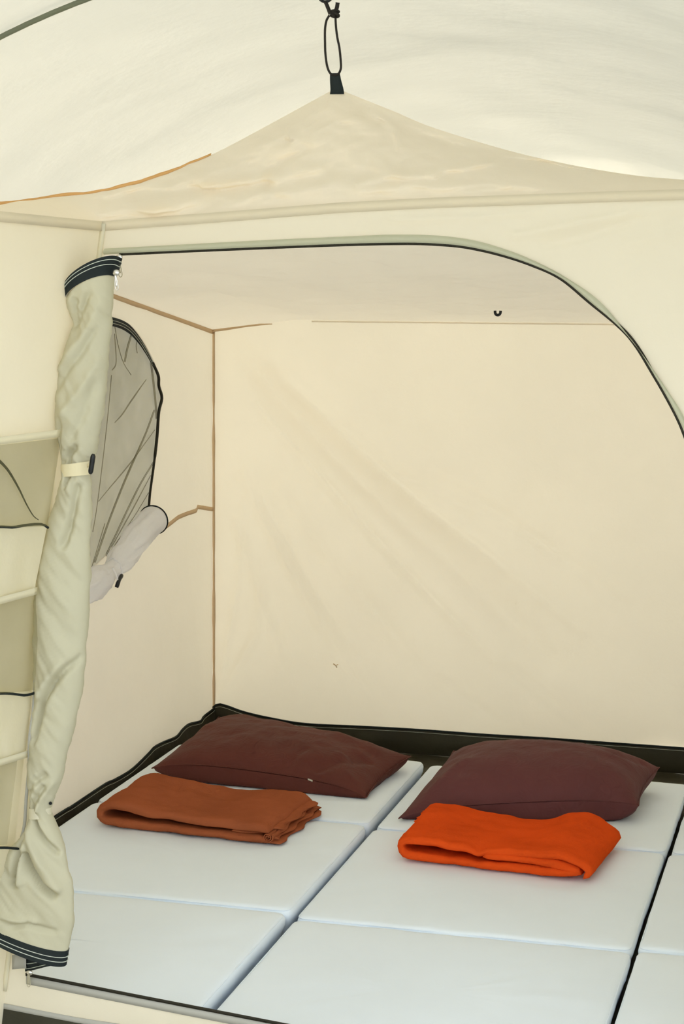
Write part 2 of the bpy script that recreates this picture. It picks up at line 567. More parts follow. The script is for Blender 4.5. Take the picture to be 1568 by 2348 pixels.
# tape along the joint of roof and left wall, along the upright corner and a short piece over the back wall
tp = [Vector((XL + .004, YF + (YB - YF) * i / 60, left_top(YF + (YB - YF) * i / 60) - .004 + .002 * fn2(i * .2, 2))) for i in range(61)]
V, Fc = strip_geo(tp, Z_, 0.014, X_, 0.001)
tag(obj('trim_1', V, Fc, M['tan']), kind='structure')
tp = [Vector((XL + .006, YB - .006, 1.205 - 1.13 * i / 60)) for i in range(61)]
V, Fc = strip_geo(tp, Vector((1, -.35, 0)), [0.009 + .004 * fn2(i * .13, 4) for i in range(61)], Vector((.5, -1, 0)), 0.0015)
tag(obj('trim_2', V, Fc, M['tan']), kind='structure')
tp = [at_y(a, b, YB - .012) for a, b in ((487, 757), (520, 753), (560, 747), (600, 744), (624, 743))]
V, Fc = strip_geo(lin(tp, 20), Z_, [0.011 - .009 * (i / 20) ** 2 for i in range(21)], Y_, 0.001)
tag(obj('trim_3', V, Fc, M['tan']), kind='structure')

# ---- right wall (beyond the frame)
V, Fc = grid(40, 30, lambda u, v: Vector((XR, YF + (YB - YF) * u, 0.02 + ((front_top(XR) + (back_top(XR) - front_top(XR)) * u) - .02) * v)))
tag(obj('wall_right', V, Fc, M['inner']), kind='structure')

# ---- front wall with the big D-shaped door opening
door_px = [(240, 584), (275, 582), (450, 574), (640, 566), (800, 560), (930, 557.5), (1010, 560), (1075, 567), (1150, 584), (1220, 607), (1285, 637), (1350, 690),
           (1440, 768), (1500, 860), (1550, 950), (1575, 1010), (1610, 1110), (1640, 1250), (1660, 1450), (1668, 1700)]
dtop = [at_y(a, b, YF) for a, b in door_px]
zipz = [(-1.352, .160), (-1.341, .159), (-1.10, .139), (-.878, .121), (-.6, .108), (-.3, .106)]
dbot = [Vector((x, YF, z)) for x, z in reversed(zipz)]
c1 = curve(dtop, 230)
c2 = lin([c1[-1], Vector((-.19, YF, .30)), Vector((-.22, YF, .16)), dbot[0]], 60)
c3 = lin(dbot, 110)
c4 = lin([dbot[-1], c1[0]], 90)
outline = c1[:-1] + c2[:-1] + c3[:-1] + c4[:-1]
dc = Vector((-.75, YF, .75))


def front_rim(p):
    d = p - dc
    ts = []
    if d.x > 1e-6: ts.append((XR - dc.x) / d.x)
    if d.x < -1e-6: ts.append((XL - .02 - dc.x) / d.x)
    if d.z < -1e-6: ts.append((0.01 - dc.z) / d.z)
    den = d.z - 0.052 * d.x
    if den > 1e-6: ts.append((front_top(dc.x) - dc.z) / den)
    return dc + d * min(t for t in ts if t > 0)


front_folds = [([(1180, 540), (1330, 510), (1480, 480), (1568, 470)], 0.008, -.006), ([(1250, 560), (1350, 540), (1460, 500)], 0.008, .005), ([(1440, 560), (1568, 520)], 0.008, -.005),
               ([(900, 505), (1100, 500), (1300, 470)], 0.006, -.003)]
FF = [([((q := at_y(a, b, YF)).x, q.z) for a, b in pl], sg, am) for pl, sg, am in front_folds]


def front_pt(u, v):
    i = int(round(u * len(outline))) % len(outline)
    a = outline[i]; b = front_rim(a)
    q = a.lerp(b, v ** 1.2)
    d = 0.004 * fn2(q.x * 4, q.z * 3, 6)
    for pl, sg, am in FF:
        r, t = seg_dist(q.x, q.z, pl)
        if r < sg * 3: d += am * math.exp(-(r / sg) ** 2)
    q.y += d * min(1, v * 4) * min(1, (1 - v) * 4)
    return q


V, Fc = grid(len(outline), 36, front_pt, wrap=True)
wf = tag(obj('wall_front', V, Fc, M['front']), kind='structure')
# zip round the opening (top and sill), with its lighter cover flap
zp = [p + Vector((0, -.003, 0)) for p in c1 if p.x > at_y(275, 582, YF).x]
V, Fc = strip_geo(zp, perp(zp, Y_), 0.0062, Y_, 0.002)
obj('zipper', V, Fc, M['zipper'], wf)
zp = [p + Vector((0, -.003, 0)) for p in c3]
V, Fc = strip_geo(zp, Z_, 0.0052, Y_, 0.002)
obj('zipper', V, Fc, M['zipper'], wf)
flap_px = [(240, 570), (450, 559), (640, 549), (800, 542), (900, 538), (1000, 540), (1080, 550), (1150, 569), (1220, 596), (1300, 638), (1380, 696), (1460, 795), (1530, 895), (1572, 965), (1640, 1120), (1680, 1300)]
fo = curve([at_y(a, b, YF - .004) for a, b in flap_px], 160)
fi = lin([p + Vector((0, -.004, 0)) for p in curve(dtop[:18], 160)], 160)
V, Fc = grid(160, 4, lambda u, v: fi[int(round(u * 160))].lerp(fo[int(round(u * 160))], v) + Y_ * (.006 * math.sin(math.pi * v)))
tag(obj('zip_flap', V, Fc, M['flap'], wf), 'pale green grey cover flap over the zip')
fp = [p + Vector((0, -.002, -.0105)) for p in c3]
V, Fc = strip_geo(fp, Z_, 0.015, Y_, 0.001)
obj('sill_tape', V, Fc, M['grey_tape'], wf)
bp = lin([Vector((-1.41, YF - .003, .098)), Vector((-1.25, YF - .003, .086)), Vector((-.9, YF - .003, .074)), Vector((XR, YF - .003, .07))], 60)
V, Fc = strip_geo(bp, Z_, 0.011, Y_, 0.001)
obj('hem_tape', V, Fc, M['grey_tape'], wf)
# tape down the corner between the front wall and the pocket wall
ct = [CB.lerp(CT, i / 60) + Vector((.003, -.004, 0)) for i in range(61)]
V, Fc = strip_geo(ct, X_, 0.009, Y_, 0.0015)
obj('corner_tape', V, Fc, M['hem'], wf)


# ---- dark tub edge of the groundsheet round the room
def tub(name, top, back_vec, piping=True):
    """top: list of points of the upper rim; the band drops to the floor below it"""
    n = len(top)
    V, Fc = [], []
    for p in top:
        for k in range(6):
            t = k / 5
            V.append(Vector((p.x, p.y, p.z * (1 - t) + 0.001 * t)) + back_vec * (0.006 * math.sin(math.pi * t) + 0.004 * fn2(p.x * 9 + p.y * 9, t * 3, 1) * math.sin(math.pi * t)))
    for i in range(n - 1):
        for k in range(5):
            a = i * 6 + k
            Fc.append((a, a + 6, a + 7, a + 1))
    o = tag(obj(name, V, Fc, M['tub']), kind='structure')
    if piping:
        V, Fc = tube_geo([p + back_vec * .002 for p in top], 0.0028, 6)
        obj('piping', V, Fc, M['ziptape'], o)
        V, Fc = tube_geo([p + back_vec * .004 - Z_ * .0075 for p in top], 0.0006, 4)
        obj('stitch_line', V, Fc, M['stitch'], o)
    return o


bt = [at_y(a, b, YB - .012) for a, b in ((488, 1622), (500, 1614), (520, 1618), (560, 1632), (620, 1646), (700, 1659), (820, 1665), (950, 1672), (1100, 1683), (1250, 1692), (1400, 1703), (1568, 1715), (1800, 1733))]
bt.append(Vector((XR, YB - .012, bt[-1].z)))
tub('baseboard_back', curve(bt, 160), Y_)
lt = [at_x(a, b, XL + .008) for a, b in ((100, 1888), (160, 1850), (190, 1830), (240, 1797), (262, 1787), (300, 1764), (338, 1728), (352, 1713), (372, 1702), (402, 1689), (418, 1671), (432, 1660), (458, 1653), (466, 1642), (484, 1628))]
lt = [Vector((XL + .008, YF + .02, lt[0].z))] + lt + [Vector((XL + .008, YB - .014, bt[0].z))]
tub('baseboard_left', curve(lt, 160), X_)
ft = [p + Vector((0, -.001, -.004)) for p in bp]
tub('baseboard_front', ft, Y_, False)

# ---- pocket wall left of the door
def side_pt(u, v):
    q = CB.lerp(CT, v) + SD * (1.7 * u)
    if v < .001: q.z = 0.0
    e = math.sin(math.pi * v) * min(1, u * 12)
    return q + SN * (e * (0.006 * fn2(u * 12, v * 2.4, 2) + 0.004 * fn2(u * 30, v * 4, 9)))


V, Fc = grid(90, 60, side_pt)
ws = tag(obj('wall_side', V, Fc, M['front']), kind='structure')

# ------------------------------------------------------------------ window parts
w1 = tag(empty('window_1'), kind='structure')
# netting, slightly slack, gathered into pleats
WX = XL - .004


def net_pt(u, v):
    a = win[int(round(u * len(win))) % len(win)]
    q = wc.lerp(a, v)
    q.x = XL - .014 * (1 - v ** 6) + 0.006 * fn2(q.y * 7, q.z * 4, 3) * (1 - v)
    if v > .99: q = wc.lerp(a, 1.012); q.x = XL - .001
    return q


parts = [grid(len(win), 16, net_pt, wrap=True)]
V, Fc = merge(parts)
nt_ = obj('netting', V, Fc, M['net'], w1)
pleats = [[(262, 745), (270, 790), (282, 830), (300, 860)], [(255, 860), (248, 940), (236, 1050), (222, 1160), (212, 1220)], [(352, 940), (330, 1000), (290, 1090), (250, 1190), (215, 1290)],
          [(350, 1060), (320, 1110), (290, 1170), (262, 1230), (240, 1275)], [(355, 985), (300, 1060), (250, 1120), (225, 1150)], [(335, 870), (300, 920), (280, 950), (262, 970)],
          [(320, 770), (312, 790), (314, 810)], [(300, 765), (290, 800), (284, 830)], [(262, 765), (266, 830), (256, 850)], [(340, 1130), (310, 1180), (280, 1225), (250, 1268)], [(240, 1200), (222, 1260), (210, 1300)], [(345, 1090), (300, 1175), (255, 1255)]]
for k, pl in enumerate(pleats):
    pa = curve([at_x(a, b, WX + .002) for a, b in pl], 24)
    w = [(.0032 + .0032 * ((k * 7) % 3) / 2) * (0.35 + 0.65 * math.sin(math.pi * (i + .5) / 25)) for i in range(25)]
    sd_ = perp(pa, X_)
    V, Fc = grid(24, 2, lambda u, v: pa[int(round(u * 24))] + sd_[int(round(u * 24))] * (w[int(round(u * 24))] * (v - .5)) + X_ * (.0015 * (1 - abs(2 * v - 1))))
    if k in (2, 3, 7):
        V, Fc = merge([(V, Fc), ([p + X_ * .003 for p in V], Fc)])
    obj('netting_pleat', V, Fc, M['net'], w1)
# wider doubled strip of netting down the far edge
pa = curve([at_x(a, b, WX + .002) for a, b in ((346, 830), (352, 880), (357, 930), (359, 960))], 20)
sd_ = perp(pa, X_)
V, Fc = grid(20, 2, lambda u, v: pa[int(round(u * 20))] + sd_[int(round(u * 20))] * (.016 * (v - .5)))
obj('netting_pleat', V, Fc, M['net'], w1)
# zip tape over the arched top, thinning to a piping down the side
zt = curve([at_x(a, b, XL + .004) for a, b in ((130, 830), (165, 765), (210, 735), (258, 738), (292, 752), (318, 780), (338, 812), (350, 836))], 60)
V, Fc = strip_geo(zt, perp(zt, X_), [0.022 * (1 if i < 42 else 1 - .6 * (i - 42) / 18) for i in range(61)], X_, 0.002)
zo = obj('zip_tape', V, Fc, M['ziptape'], w1)
for off in (-.003, .004):
    pp = [p + s * off + X_ * .0022 for p, s in zip(zt, perp(zt, X_))]
    V, Fc = tube_geo(pp, 0.0006, 4)
    obj('stitch_line', V, Fc, M['stitch'], zo)
pp = curve([at_x(a, b, XL + .006) for a, b in ((350, 832), (363, 862), (364, 885), (371, 912), (364, 945), (360, 1000), (354, 1055), (348, 1100), (344, 1130), (340, 1175))], 60)
V, Fc = tube_geo(pp, [0.0042 if i < 40 else .0034 for i in range(61)], 8)
obj('zip_coil', V, Fc, M['zipper'], w1)
# the rolled-down flap
rl = curve([at_x(a, b, XL + .045) for a, b in ((352, 1192), (330, 1212), (300, 1250), (270, 1292), (248, 1312), (215, 1338), (170, 1372), (120, 1400))], 70)
rad = []
for i in range(71):
    t = i / 70
    r = 0.034 - .004 * t
    r -= 0.012 * math.exp(-((t - .47) / .06) ** 2)
    r += .004 * math.exp(-((t - .62) / .08) ** 2)
    rad.append(r)
V, Fc = tube_geo(rl, rad, 40, caps=True)
V2 = []
for i, v in enumerate(V):
    r_, k = divmod(i, 40)
    if r_ < 71:
        c = rl[r_]; d = (v - c)
        ca, sa = math.cos(k * math.pi / 20), math.sin(k * math.pi / 20)
        s = 1 + 0.22 * fn2(r_ * .07 + ca * 1.4, sa * 1.4, 1) + .16 * fn2(ca * 2.4 + r_ * .10, sa * 2.4 + r_ * .05, 4)
        s -= .22 * math.exp(-(((k - 4 - r_ * .22) % 40 - 20) / 1.6) ** 2)          # the overlapping edge of the roll
        s = 1 + (s - 1) * min(1, r_ / 7)
        if r_ < 6: s *= 1 + .02 * (6 - r_)
        V2.append(c + d * s)
    else: V2.append(v)
ro = tag(obj('rolled_flap', V2, Fc, M['roll'], w1), 'white cotton window flap rolled up and tied')
V, Fc = tube_geo([V2[k] for k in range(40)], 0.0026, 6, closed=True)
obj('piping', V, Fc, M['ziptape'], ro)
ti = min(range(71), key=lambda i: (rl[i] - at_x(258, 1304, XL + .045)).length)
tring = [rl[ti] + (V2[ti * 40 + k] - rl[ti]) * 1.06 for k in range(40)]
V, Fc = tube_geo(tring, 0.0022, 6, closed=True)
obj('tie_cord', V, Fc, M['roll'], ro)
V, Fc = tube_geo(curve([at_x(258, 1302, XL + .08), at_x(266, 1318, XL + .085), at_x(270, 1332, XL + .085)], 10), 0.0026, 6)
obj('tie_cord', V, Fc, M['roll'], ro)
V, Fc = tube_geo(curve([at_x(279, 1319, XL + .085), at_x(272, 1333, XL + .088), at_x(267, 1347, XL + .085)], 10), [.0045, .0052, .0052, .005, .0045, .0045, .0045, .005, .0052, .0052, .0045], 10)
obj('toggle', V, Fc, M['plastic'], ro)

# ------------------------------------------------------------------ door flap, rolled and tied beside the opening
d1 = tag(empty('door_1'), kind='structure')
RY = 2.90
rows = [  # left x, left y, right x, right y, bow of the front edge (pixels up), depth factor
    (158, 690, 261, 634, 15, .8), (154, 702, 258, 670, 9, .8), (160, 722, 257, 700, 5, .75), (166, 745, 255, 730, 3, .75), (158, 775, 252, 770, 0, .75), (140, 840, 246, 840, 0, .75),
    (131, 900, 241, 900, 0, .75), (128, 950, 235, 950, 0, .8), (133, 1000, 226, 1000, 0, .8), (139, 1040, 216, 1040, 0, .85), (144, 1062, 208, 1062, 0, .9), (145, 1090, 206, 1090, 0, .9),
    (138, 1108, 208, 1108, 0, .9), (126, 1150, 208, 1150, 0, .8), (112, 1200, 208, 1200, 0, .75), (100, 1250, 207, 1250, 0, .7), (88, 1310, 206, 1310, 0, .65), (80, 1380, 204, 1380, 0, .65),
    (78, 1450, 199, 1450, 0, .65), (79, 1520, 194, 1520, 0, .65), (78, 1590, 186, 1590, 0, .7), (74, 1650, 174, 1650, 0, .7), (68, 1710, 159, 1710, 0, .75), (66, 1760, 148, 1760, 0, .8),
    (67, 1800, 136, 1800, 0, .85), (70, 1835, 122, 1835, 0, .9), (71, 1862, 114, 1862, 0, .95), (68, 1885, 122, 1885, 0, .9), (50, 1915, 137, 1915, 0, .7), (20, 1950, 148, 1950, 0, .5),
    (-8, 1985, 156, 1990, 0, .42), (-30, 2020, 168, 2028, 0, .38), (-45, 2055, 169, 2065, 0, .34), (-52, 2070, 168, 2110, -6, .32), (-56, 2082, 162, 2150, -8, .3), (-60, 2092, 156, 2180, -10, .3)]


def roll_rows(rs, n):
    """even resampling of the row table"""
    pts = [Vector((a, b, 0)) for a, b, *_ in rs]
    out = []
    m = len(rs) - 1
    for i in range(n + 1):
        s = i / n * m
        k = min(int(s), m - 1); t = s - k
        p0, p1, p2, p3 = rs[max(k - 1, 0)], rs[k], rs[k + 1], rs[min(k + 2, m)]
        out.append(tuple(0.5 * ((2 * b) + (c - a) * t + (2 * a - 5 * b + 4 * c - d) * t * t + (3 * b - a - 3 * c + d) * t ** 3) for a, b, c, d in zip(p0, p1, p2, p3)))
    return out


roll_folds = [([(192, 1505), (165, 1525), (135, 1560), (112, 1600), (96, 1650), (86, 1690)], 0.006, -.012), ([(182, 1505), (150, 1522), (120, 1555), (100, 1590)], 0.008, .004),
              ([(190, 1115), (182, 1160), (172, 1205), (160, 1245)], 0.006, -.008), ([(165, 1092), (160, 1110)], 0.004, -.008), ([(164, 1062), (170, 1040), (186, 1022)], 0.005, -.008),
              ([(150, 1058), (170, 1030)], .005, -.006), ([(185, 690), (178, 720), (172, 745)], 0.006, -.008), ([(215, 680), (195, 715), (185, 740)], 0.006, -.007),
              ([(240, 700), (215, 760), (180, 800), (150, 840)], 0.010, .006), ([(225, 760), (195, 815), (165, 850), (140, 890)], 0.006, -.005), ([(235, 830), (210, 880), (180, 920), (150, 960)], 0.008, .005),
              ([(150, 960), (142, 1000), (140, 1040)], 0.005, -.006), ([(230, 880), (205, 950), (180, 1000)], 0.007, -.004),
              ([(85, 1868), (95, 1890), (115, 1920), (140, 1950)], 0.004, -.012), ([(72, 1952), (85, 1985), (108, 2022), (135, 2045)], 0.0055, -.018), ([(62, 1905), (54, 1950), (46, 2005), (44, 2015)], 0.006, -.015),
              ([(48, 2012), (30, 2006), (20, 1990)], .006, -.006), ([(75, 1900), (105, 1970), (140, 2030)], .010, .008), ([(64, 1920), (60, 1960), (62, 2010)], .007, .009),
              ([(110, 1800), (90, 1830), (84, 1850)], 0.005, -.006), ([(130, 1790), (105, 1825), (95, 1850)], 0.005, .004), ([(75, 1815), (80, 1850)], 0.004, -.006), ([(115, 1770), (85, 1790), (70, 1815)], .005, -.005),
              ([(40, 2115), (80, 2107), (100, 2118), (135, 2128)], .005, -.006), ([(20, 2090), (60, 2100), (90, 2105)], .006, .005)]
RF = [([((q := at_y(a, b, RY)).x, q.z) for a, b in pl], sg, am) for pl, sg, am in roll_folds]


def roll_geo(rs, n, seg, grow=0.0, folds=True, seed=0, frac=1.0):
    V, Fc = [], []
    R_ = roll_rows(rs, n)
    for j, (lx, ly, rx, ry, bow, df) in enumerate(R_):
        a, b = at_y(lx, ly, RY), at_y(rx, ry, RY)
        c = (a + b) / 2; h = (b - a) / 2
        hl = h.length + grow
        h = h.normalized()
        for k in range(seg):
            th = 2 * math.pi * k / seg
            co, si = math.cos(th), math.sin(th)
            q = c + h * (co * hl) + Y_ * (si * hl * df)
            q.z += bow / FPX * RY * max(0, si) * 1.03
            if folds:
                z = q.z; x = q.x
                d = 0.0040 * fn2(x * 26 + z * 16, z * 5, 3 + seed) + 0.0016 * fn2(x * 46 + z * 40, z * 10, 7 + seed)
                if si > 0:
                    for pl, sg, am in RF:
                        r, t = seg_dist(x, z, pl)
                        if r < sg * 3: d += am * math.exp(-(r / sg) ** 2) * min(1, si * 2.2)
                q += (h * co * .4 + Y_ * si) * (d * 1.5 * min(1, j / 8, (n - j) / 16))
            V.append(q)
    for j in range(n):
        for k in range(seg):
            a, b = j * seg + k, j * seg + (k + 1) % seg
            Fc.append((a, a + seg, b + seg, b))
    return V, Fc


V, Fc = roll_geo(rows, 330, 110)
rf = tag(obj('rolled_cloth', V, Fc, M['door'], d1), 'sage cream door cloth rolled into a long bundle')
# black zip tape: around the top end and along the flared hem
top_rows = [(152, 664, 275, 592, 20, .8), (151, 676, 270, 610, 20, .8), (154, 692, 262, 636, 17, .8)]
V, Fc = roll_geo(top_rows, 10, 80, 0.0012, False)
zt1 = obj('zip_tape', V, Fc, M['ziptape'], d1)
hem_rows = [(-60, 2088, 157, 2176, -10, .3), (-60, 2104, 154, 2192, -10, .3), (-60, 2120, 151, 2212, -10, .3)]
V, Fc = roll_geo(hem_rows, 10, 80, 0.0010, False)
zt2 = obj('zip_tape', V, Fc, M['ziptape'], d1)


def roll_ring(rs, t, grow, seg=60):
    R_ = roll_rows(rs, 20)[int(round(t * 20))]
    V, _ = roll_geo([R_, R_], 1, seg, grow, False)
    return V[:seg]


for rs, par in ((top_rows, zt1), (hem_rows, zt2)):
    for t in ((.3, .55) if rs is top_rows else (.45, .7)):
        V, Fc = tube_geo(roll_ring(rs, t, .0018), 0.0008, 4, closed=True)
        obj('stitch_line', V, Fc, M['stitch'], par)
# the tail of the hem tape turning back to the sill zip
ta = curve([at_y(151, 2203, RY + .004), at_y(110, 2206, 2.93), at_y(72, 2212, 2.948), at_y(58, 2213, 2.95)], 20)
V, Fc = strip_geo(ta, Z_, [0.008 + .014 * (i / 20) for i in range(21)], Y_, 0.0015)
zt3 = obj('zip_tape', V, Fc, M['ziptape'], d1)
pa = [p + Y_ * .0022 + Z_ * .003 for p in ta]
V, Fc = tube_geo(pa, 0.0007, 4)
obj('stitch_line', V, Fc, M['stitch'], zt3)
pa = [p + Y_ * .0022 - Z_ * (.001 + .005 * i / 20) for i, p in enumerate(ta)]
V, Fc = tube_geo(pa, 0.0007, 4)
obj('stitch_line', V, Fc, M['stitch'], zt3)
V, Fc = strip_geo(lin([at_y(60, 2203, 2.945), at_y(28, 2206, 2.95)], 4), Z_, .026, Y_, .001)
obj('tape_end', V, Fc, M['grey_tape'], d1)
# straps and toggles
s1 = [(143, 1064, 210, 1056, 0, .95), (143, 1078, 209, 1072, 0, .95), (144, 1091, 208, 1087, 0, .95)]
V, Fc = roll_geo(s1, 6, 60, 0.0010, False)
obj('tie_strap', V, Fc, M['strap'], d1)
s2 = [(70, 1850, 116, 1846, 0, 1.0), (70, 1862, 115, 1858, 0, 1.0), (70, 1874, 115, 1870, 0, 1.0)]
V, Fc = roll_geo(s2, 6, 60, 0.0012, False)
obj('tie_strap', V, Fc, M['hem'], d1)


def toggle(a, b, r, parent):
    P_ = lin([a, b], 12)
    V, Fc = tube_geo(P_, [r * (.55 if i in (0, 12) else 1.0 if i not in (1, 11) else .9) for i in range(13)], 14)
    return obj('toggle', V, Fc, M['plastic'], parent)


toggle(at_y(214, 1041, 2.868), at_y(207, 1087, 2.868), .0042, d1)
toggle(at_y(116, 1842, 2.885), at_y(114, 1842, 2.925), .0030, d1)
V, Fc = strip_geo([at_y(200, 1068, 2.875), at_y(211, 1062, 2.866)], Z_, .006, Y_, .0015)
obj('tie_strap', V, Fc, M['strap'], d1)


# zip sliders with pull tabs
def slider(name, p, drop, mat, parent, lean=Vector((0, 0, 0)), w=.006):
    e = empty(name, parent)
    bm = bmesh.new()
    bmesh.ops.create_uvsphere(bm, u_segments=16, v_segments=10, radius=.0055)
    for v in bm.verts: v.co = Vector((v.co.x * 1.1, v.co.y * .6, v.co.z * .9)) + p
    me = bpy.data.meshes.new('slider_body'); bm.to_mesh(me); bm.free()
    me.materials.append(M['metal']); me.polygons.foreach_set('use_smooth', [True] * len(me.polygons))
    o = bpy.data.objects.new('slider_body', me); COL.objects.link(o); o.parent = e
    a = p + Vector((0, -.005, -.003)); b = a + Vector((0, 0, -drop)) + lean
    loop = [a + X_ * (-w * .3), b + X_ * (-w * .5) + Z_ * .004, b - Z_ * .001, b + X_ * (w * .5) + Z_ * .004, a + X_ * (w * .3)]
    V, Fc = merge([tube_geo(curve(loop, 24), .0007, 6), strip_geo(lin([a, a.lerp(b, .8)], 6), X_, w * .6, Y_, .0008)])
    obj('pull_tab', V, Fc, mat, e)
    return e


slider('zip_slider', at_y(273, 590, 2.948), .028, M['pull'], d1, Vector((.004, 0, 0)))
slider('zip_slider', at_y(266, 625, 2.875), .024, M['metal'], d1, Vector((.003, 0, 0)), .005)
slider('zip_slider', at_y(68, 2230, 2.948), .020, M['pull'], d1)

# ------------------------------------------------------------------ hanging pocket organizer on the pocket wall
po = tag(empty('pocket_organizer'), 'hanging cream pocket organizer with mesh pockets beside the rolled door', 'organizer')


def on_side(px, py, off): return at_pl(px, py, CB + SN * off, SN)


def side_patch(name, left, right, off, mat, bulge=0.0, taper=0, nu=40, nv=12, parent=po, bottom_wave=0.0, seed=0, fold=0.0):
    """left/right: (x, y_top, y_bottom) on the pocket wall; the patch stands off it"""
    def f(u, v):
        x = left[0] + (right[0] - left[0]) * u
        yt = left[1] + (right[1] - left[1]) * u
        yb = left[2] + (right[2] - left[2]) * u
        yb += bottom_wave * math.sin(u * 9 + seed)
        return on_side(x - taper * u * v, yt + (yb - yt) * v, off + bulge * math.sin(math.pi * v * .5) + fold * (1 + fn2(u * 6, v * .6, seed)) * v)
    V, Fc = grid(nu, nv, f)
    return obj(name, V, Fc, mat, parent)


def side_line(name, pts, off, r, mat, parent=po, w=None):
    pa = curve([on_side(a, b, off) for a, b in pts], 40)
    if w:
        V, Fc = strip_geo(pa, perp(pa, SN), w, SN, 0.0012)
    else:
        V, Fc = tube_geo(pa, r, 6)
    return obj(name, V, Fc, mat, parent)


def sl(y0, slope, x): return y0 + slope * x


LX = -260
# cream backing sheet
side_patch('backing', (LX, 1046, 2330), (138, 990, 1985), .006, M['hem'], 0, taper=110, seed=1)
for (yt, st, yb, sb, yn, sn_, k) in ((1018, -.125, 1208, -.02, 1376, -.27, 0), (1385, -.27, 1590, -.06, 1745, -.30, 1), (1756, -.31, 1944, -.05, 2140, -.4, 2)):
    m = side_patch('mesh_pocket', (LX, sl(yt, st, LX), sl(yb, sb, LX)), (142 - 50 * k if k else 140, sl(yt, st, 110), sl(yb, sb, 110)), .012, M['pocket_net'], .02, taper=(32, 12, 26)[k], bottom_wave=2.0, seed=k, fold=.010)
    side_line('elastic_binding', [(LX, sl(yb, sb, LX)), (-120, sl(yb, sb, -120) - 3), (0, yb), (30, yb + 1), (60, yb - 4 if k == 0 else yb + 4), (95, yb - 6), (110, yb + 2)][:(7, 6, 5)[k]], .036, .0022, M['ziptape'], m)
    side_patch('lower_panel', (LX, sl(yb, sb, LX), sl(yn, sn_, LX)), ((108, 74, 44)[k], sl(yb, sb, (108, 74, 44)[k]), sl(yn, sn_, (108, 74, 44)[k])), .020, M['hem'], -.006, taper=(28, 14, 30)[k], seed=k + 4, fold=.006)
    side_line('top_hem', [(LX, sl(yt - 8, st, LX)), (0, yt - 8), ((136, 84, 66)[k], sl(yt - 8, st, (136, 84, 66)[k]))], .026, .002, M['hem'], po, .012)
side_line('pocket_curve', [(-10, 1048), (18, 1078), (42, 1118), (60, 1155), (76, 1182), (88, 1192)], .014, [.0024 - .0017 * i / 40 for i in range(41)], M['ziptape'])  # black line curving down across the top mesh pocket, thinning to its end
side_line('edge_binding', [(80, 1560), (76, 1630), (68, 1690), (66, 1760), (60, 1830), (56, 1890), (48, 1925)], .030, .003, M['grey_tape'])
bpy.data.objects['pocket_curve'].name = 'dark_line'

# ------------------------------------------------------------------ folding mattresses
def slab(name, c, z0, z1, mat, parent, seed=0):
    """cushion: c = four corners (x, y) counter-clockwise; soft rounded edges"""
    cs = [Vector((a, b, 0)) for a, b in c]
    n = 28

    def ringpts(ins, rad):
        ctr = sum(cs, Vector()) / 4
        out = []
        for i in range(4):
            p0, p1, p2 = cs[i - 1], cs[i], cs[(i + 1) % 4]
            d0, d2 = (p0 - p1).normalized(), (p2 - p1).normalized()
            q = p1 + (d0 + d2) * ins
            # rounded corner
            for k in range(5):
                t = k / 4
                a, b = q + d0 * rad, q + d2 * rad
                out.append(a * (1 - t) ** 2 + q * 2 * t * (1 - t) + b * t * t)
            a, b = q + d2 * rad, cs[(i + 1) % 4] + ((p1 - p2).normalized() + (cs[(i + 2) % 4] - p2).normalized()) * ins + (p1 - p2).normalized() * rad
            for k in range(1, n): out.append(a.lerp(b, k / n))
        return out
    H = z1 - z0
    prof = [(.016, 0, .02), (.013, .006, .02), (.011, .018, .02), (.007, H * .5, .02), (.0016, H * .68, .02), (.0006, H - .014, .02), (.002, H - .008, .02), (.005, H - .0035, .02), (.010, H - .001, .02), (.018, H, .02), (.04, H + .001, .02), (.07, H + .002, .02), (.14, H + .0025, .02), (.22, H + .002, .02), (.28, H + .002, .01)]
    V, Fc = [], []
    for ins, z, rr in prof:
        for q in ringpts(ins, rr):
            w = 0.0018 * fn2(q.x * 14 + seed, q.y * 14, z * 40) if z > H * .3 else 0
            edge = 0.0016 * fn2(q.x * 9 + seed * 3, q.y * 9, 2) if ins < .02 else 0
            ctr = sum(cs, Vector()) / 4
            d = (q - ctr).normalized()
            V.append(Vector((q.x, q.y, z0 + z + w)) + d * edge)
    m = len(V) // len(prof)
    for j in range(len(prof) - 1):
        for i in range(m):
            a, b = j * m + i, j * m + (i + 1) % m
            Fc.append((a, b, b + m, a + m))
    Fc.append(tuple((len(prof) - 1) * m + i for i in range(m)))
    Fc.append(tuple(range(m - 1, -1, -1)))
    o = obj(name, V, Fc, mat, parent)
    # welt along the upper rim
    pts = [Vector((q.x, q.y, z0 + H - .0045)) for q in ringpts(.0042, .02)]
    V, Fc = tube_geo(pts, 0.0013, 5, closed=True)
    obj('welt', V, Fc, mat, o)
    return o


def mattress(label, x0, x1, rows_, zt, seed):
    e = tag(empty('folding_mattress'), label, 'mattress', 'mattresses laid side by side on the tent floor')
    for k, (ya, yb, xs) in enumerate(rows_):
        slab('foam_section', [(x0 + xs, ya), (x1 + xs, ya), (x1 + xs, yb), (x0 + xs, yb)], 0.004, zt, M['foam'], e, seed + k)
    for k in range(2):
        ya, yb = rows_[k][0], rows_[k + 1][1]
        V, Fc = strip_geo([Vector((x0 + .012, (ya + yb) / 2, zt - .026)), Vector((x1 - .012, (ya + yb) / 2, zt - .026))], Vector((0, 1, 0)), abs(ya - yb) + .012, Z_, .004)
        obj('hinge', V, Fc, M['foam'], e)
    return e


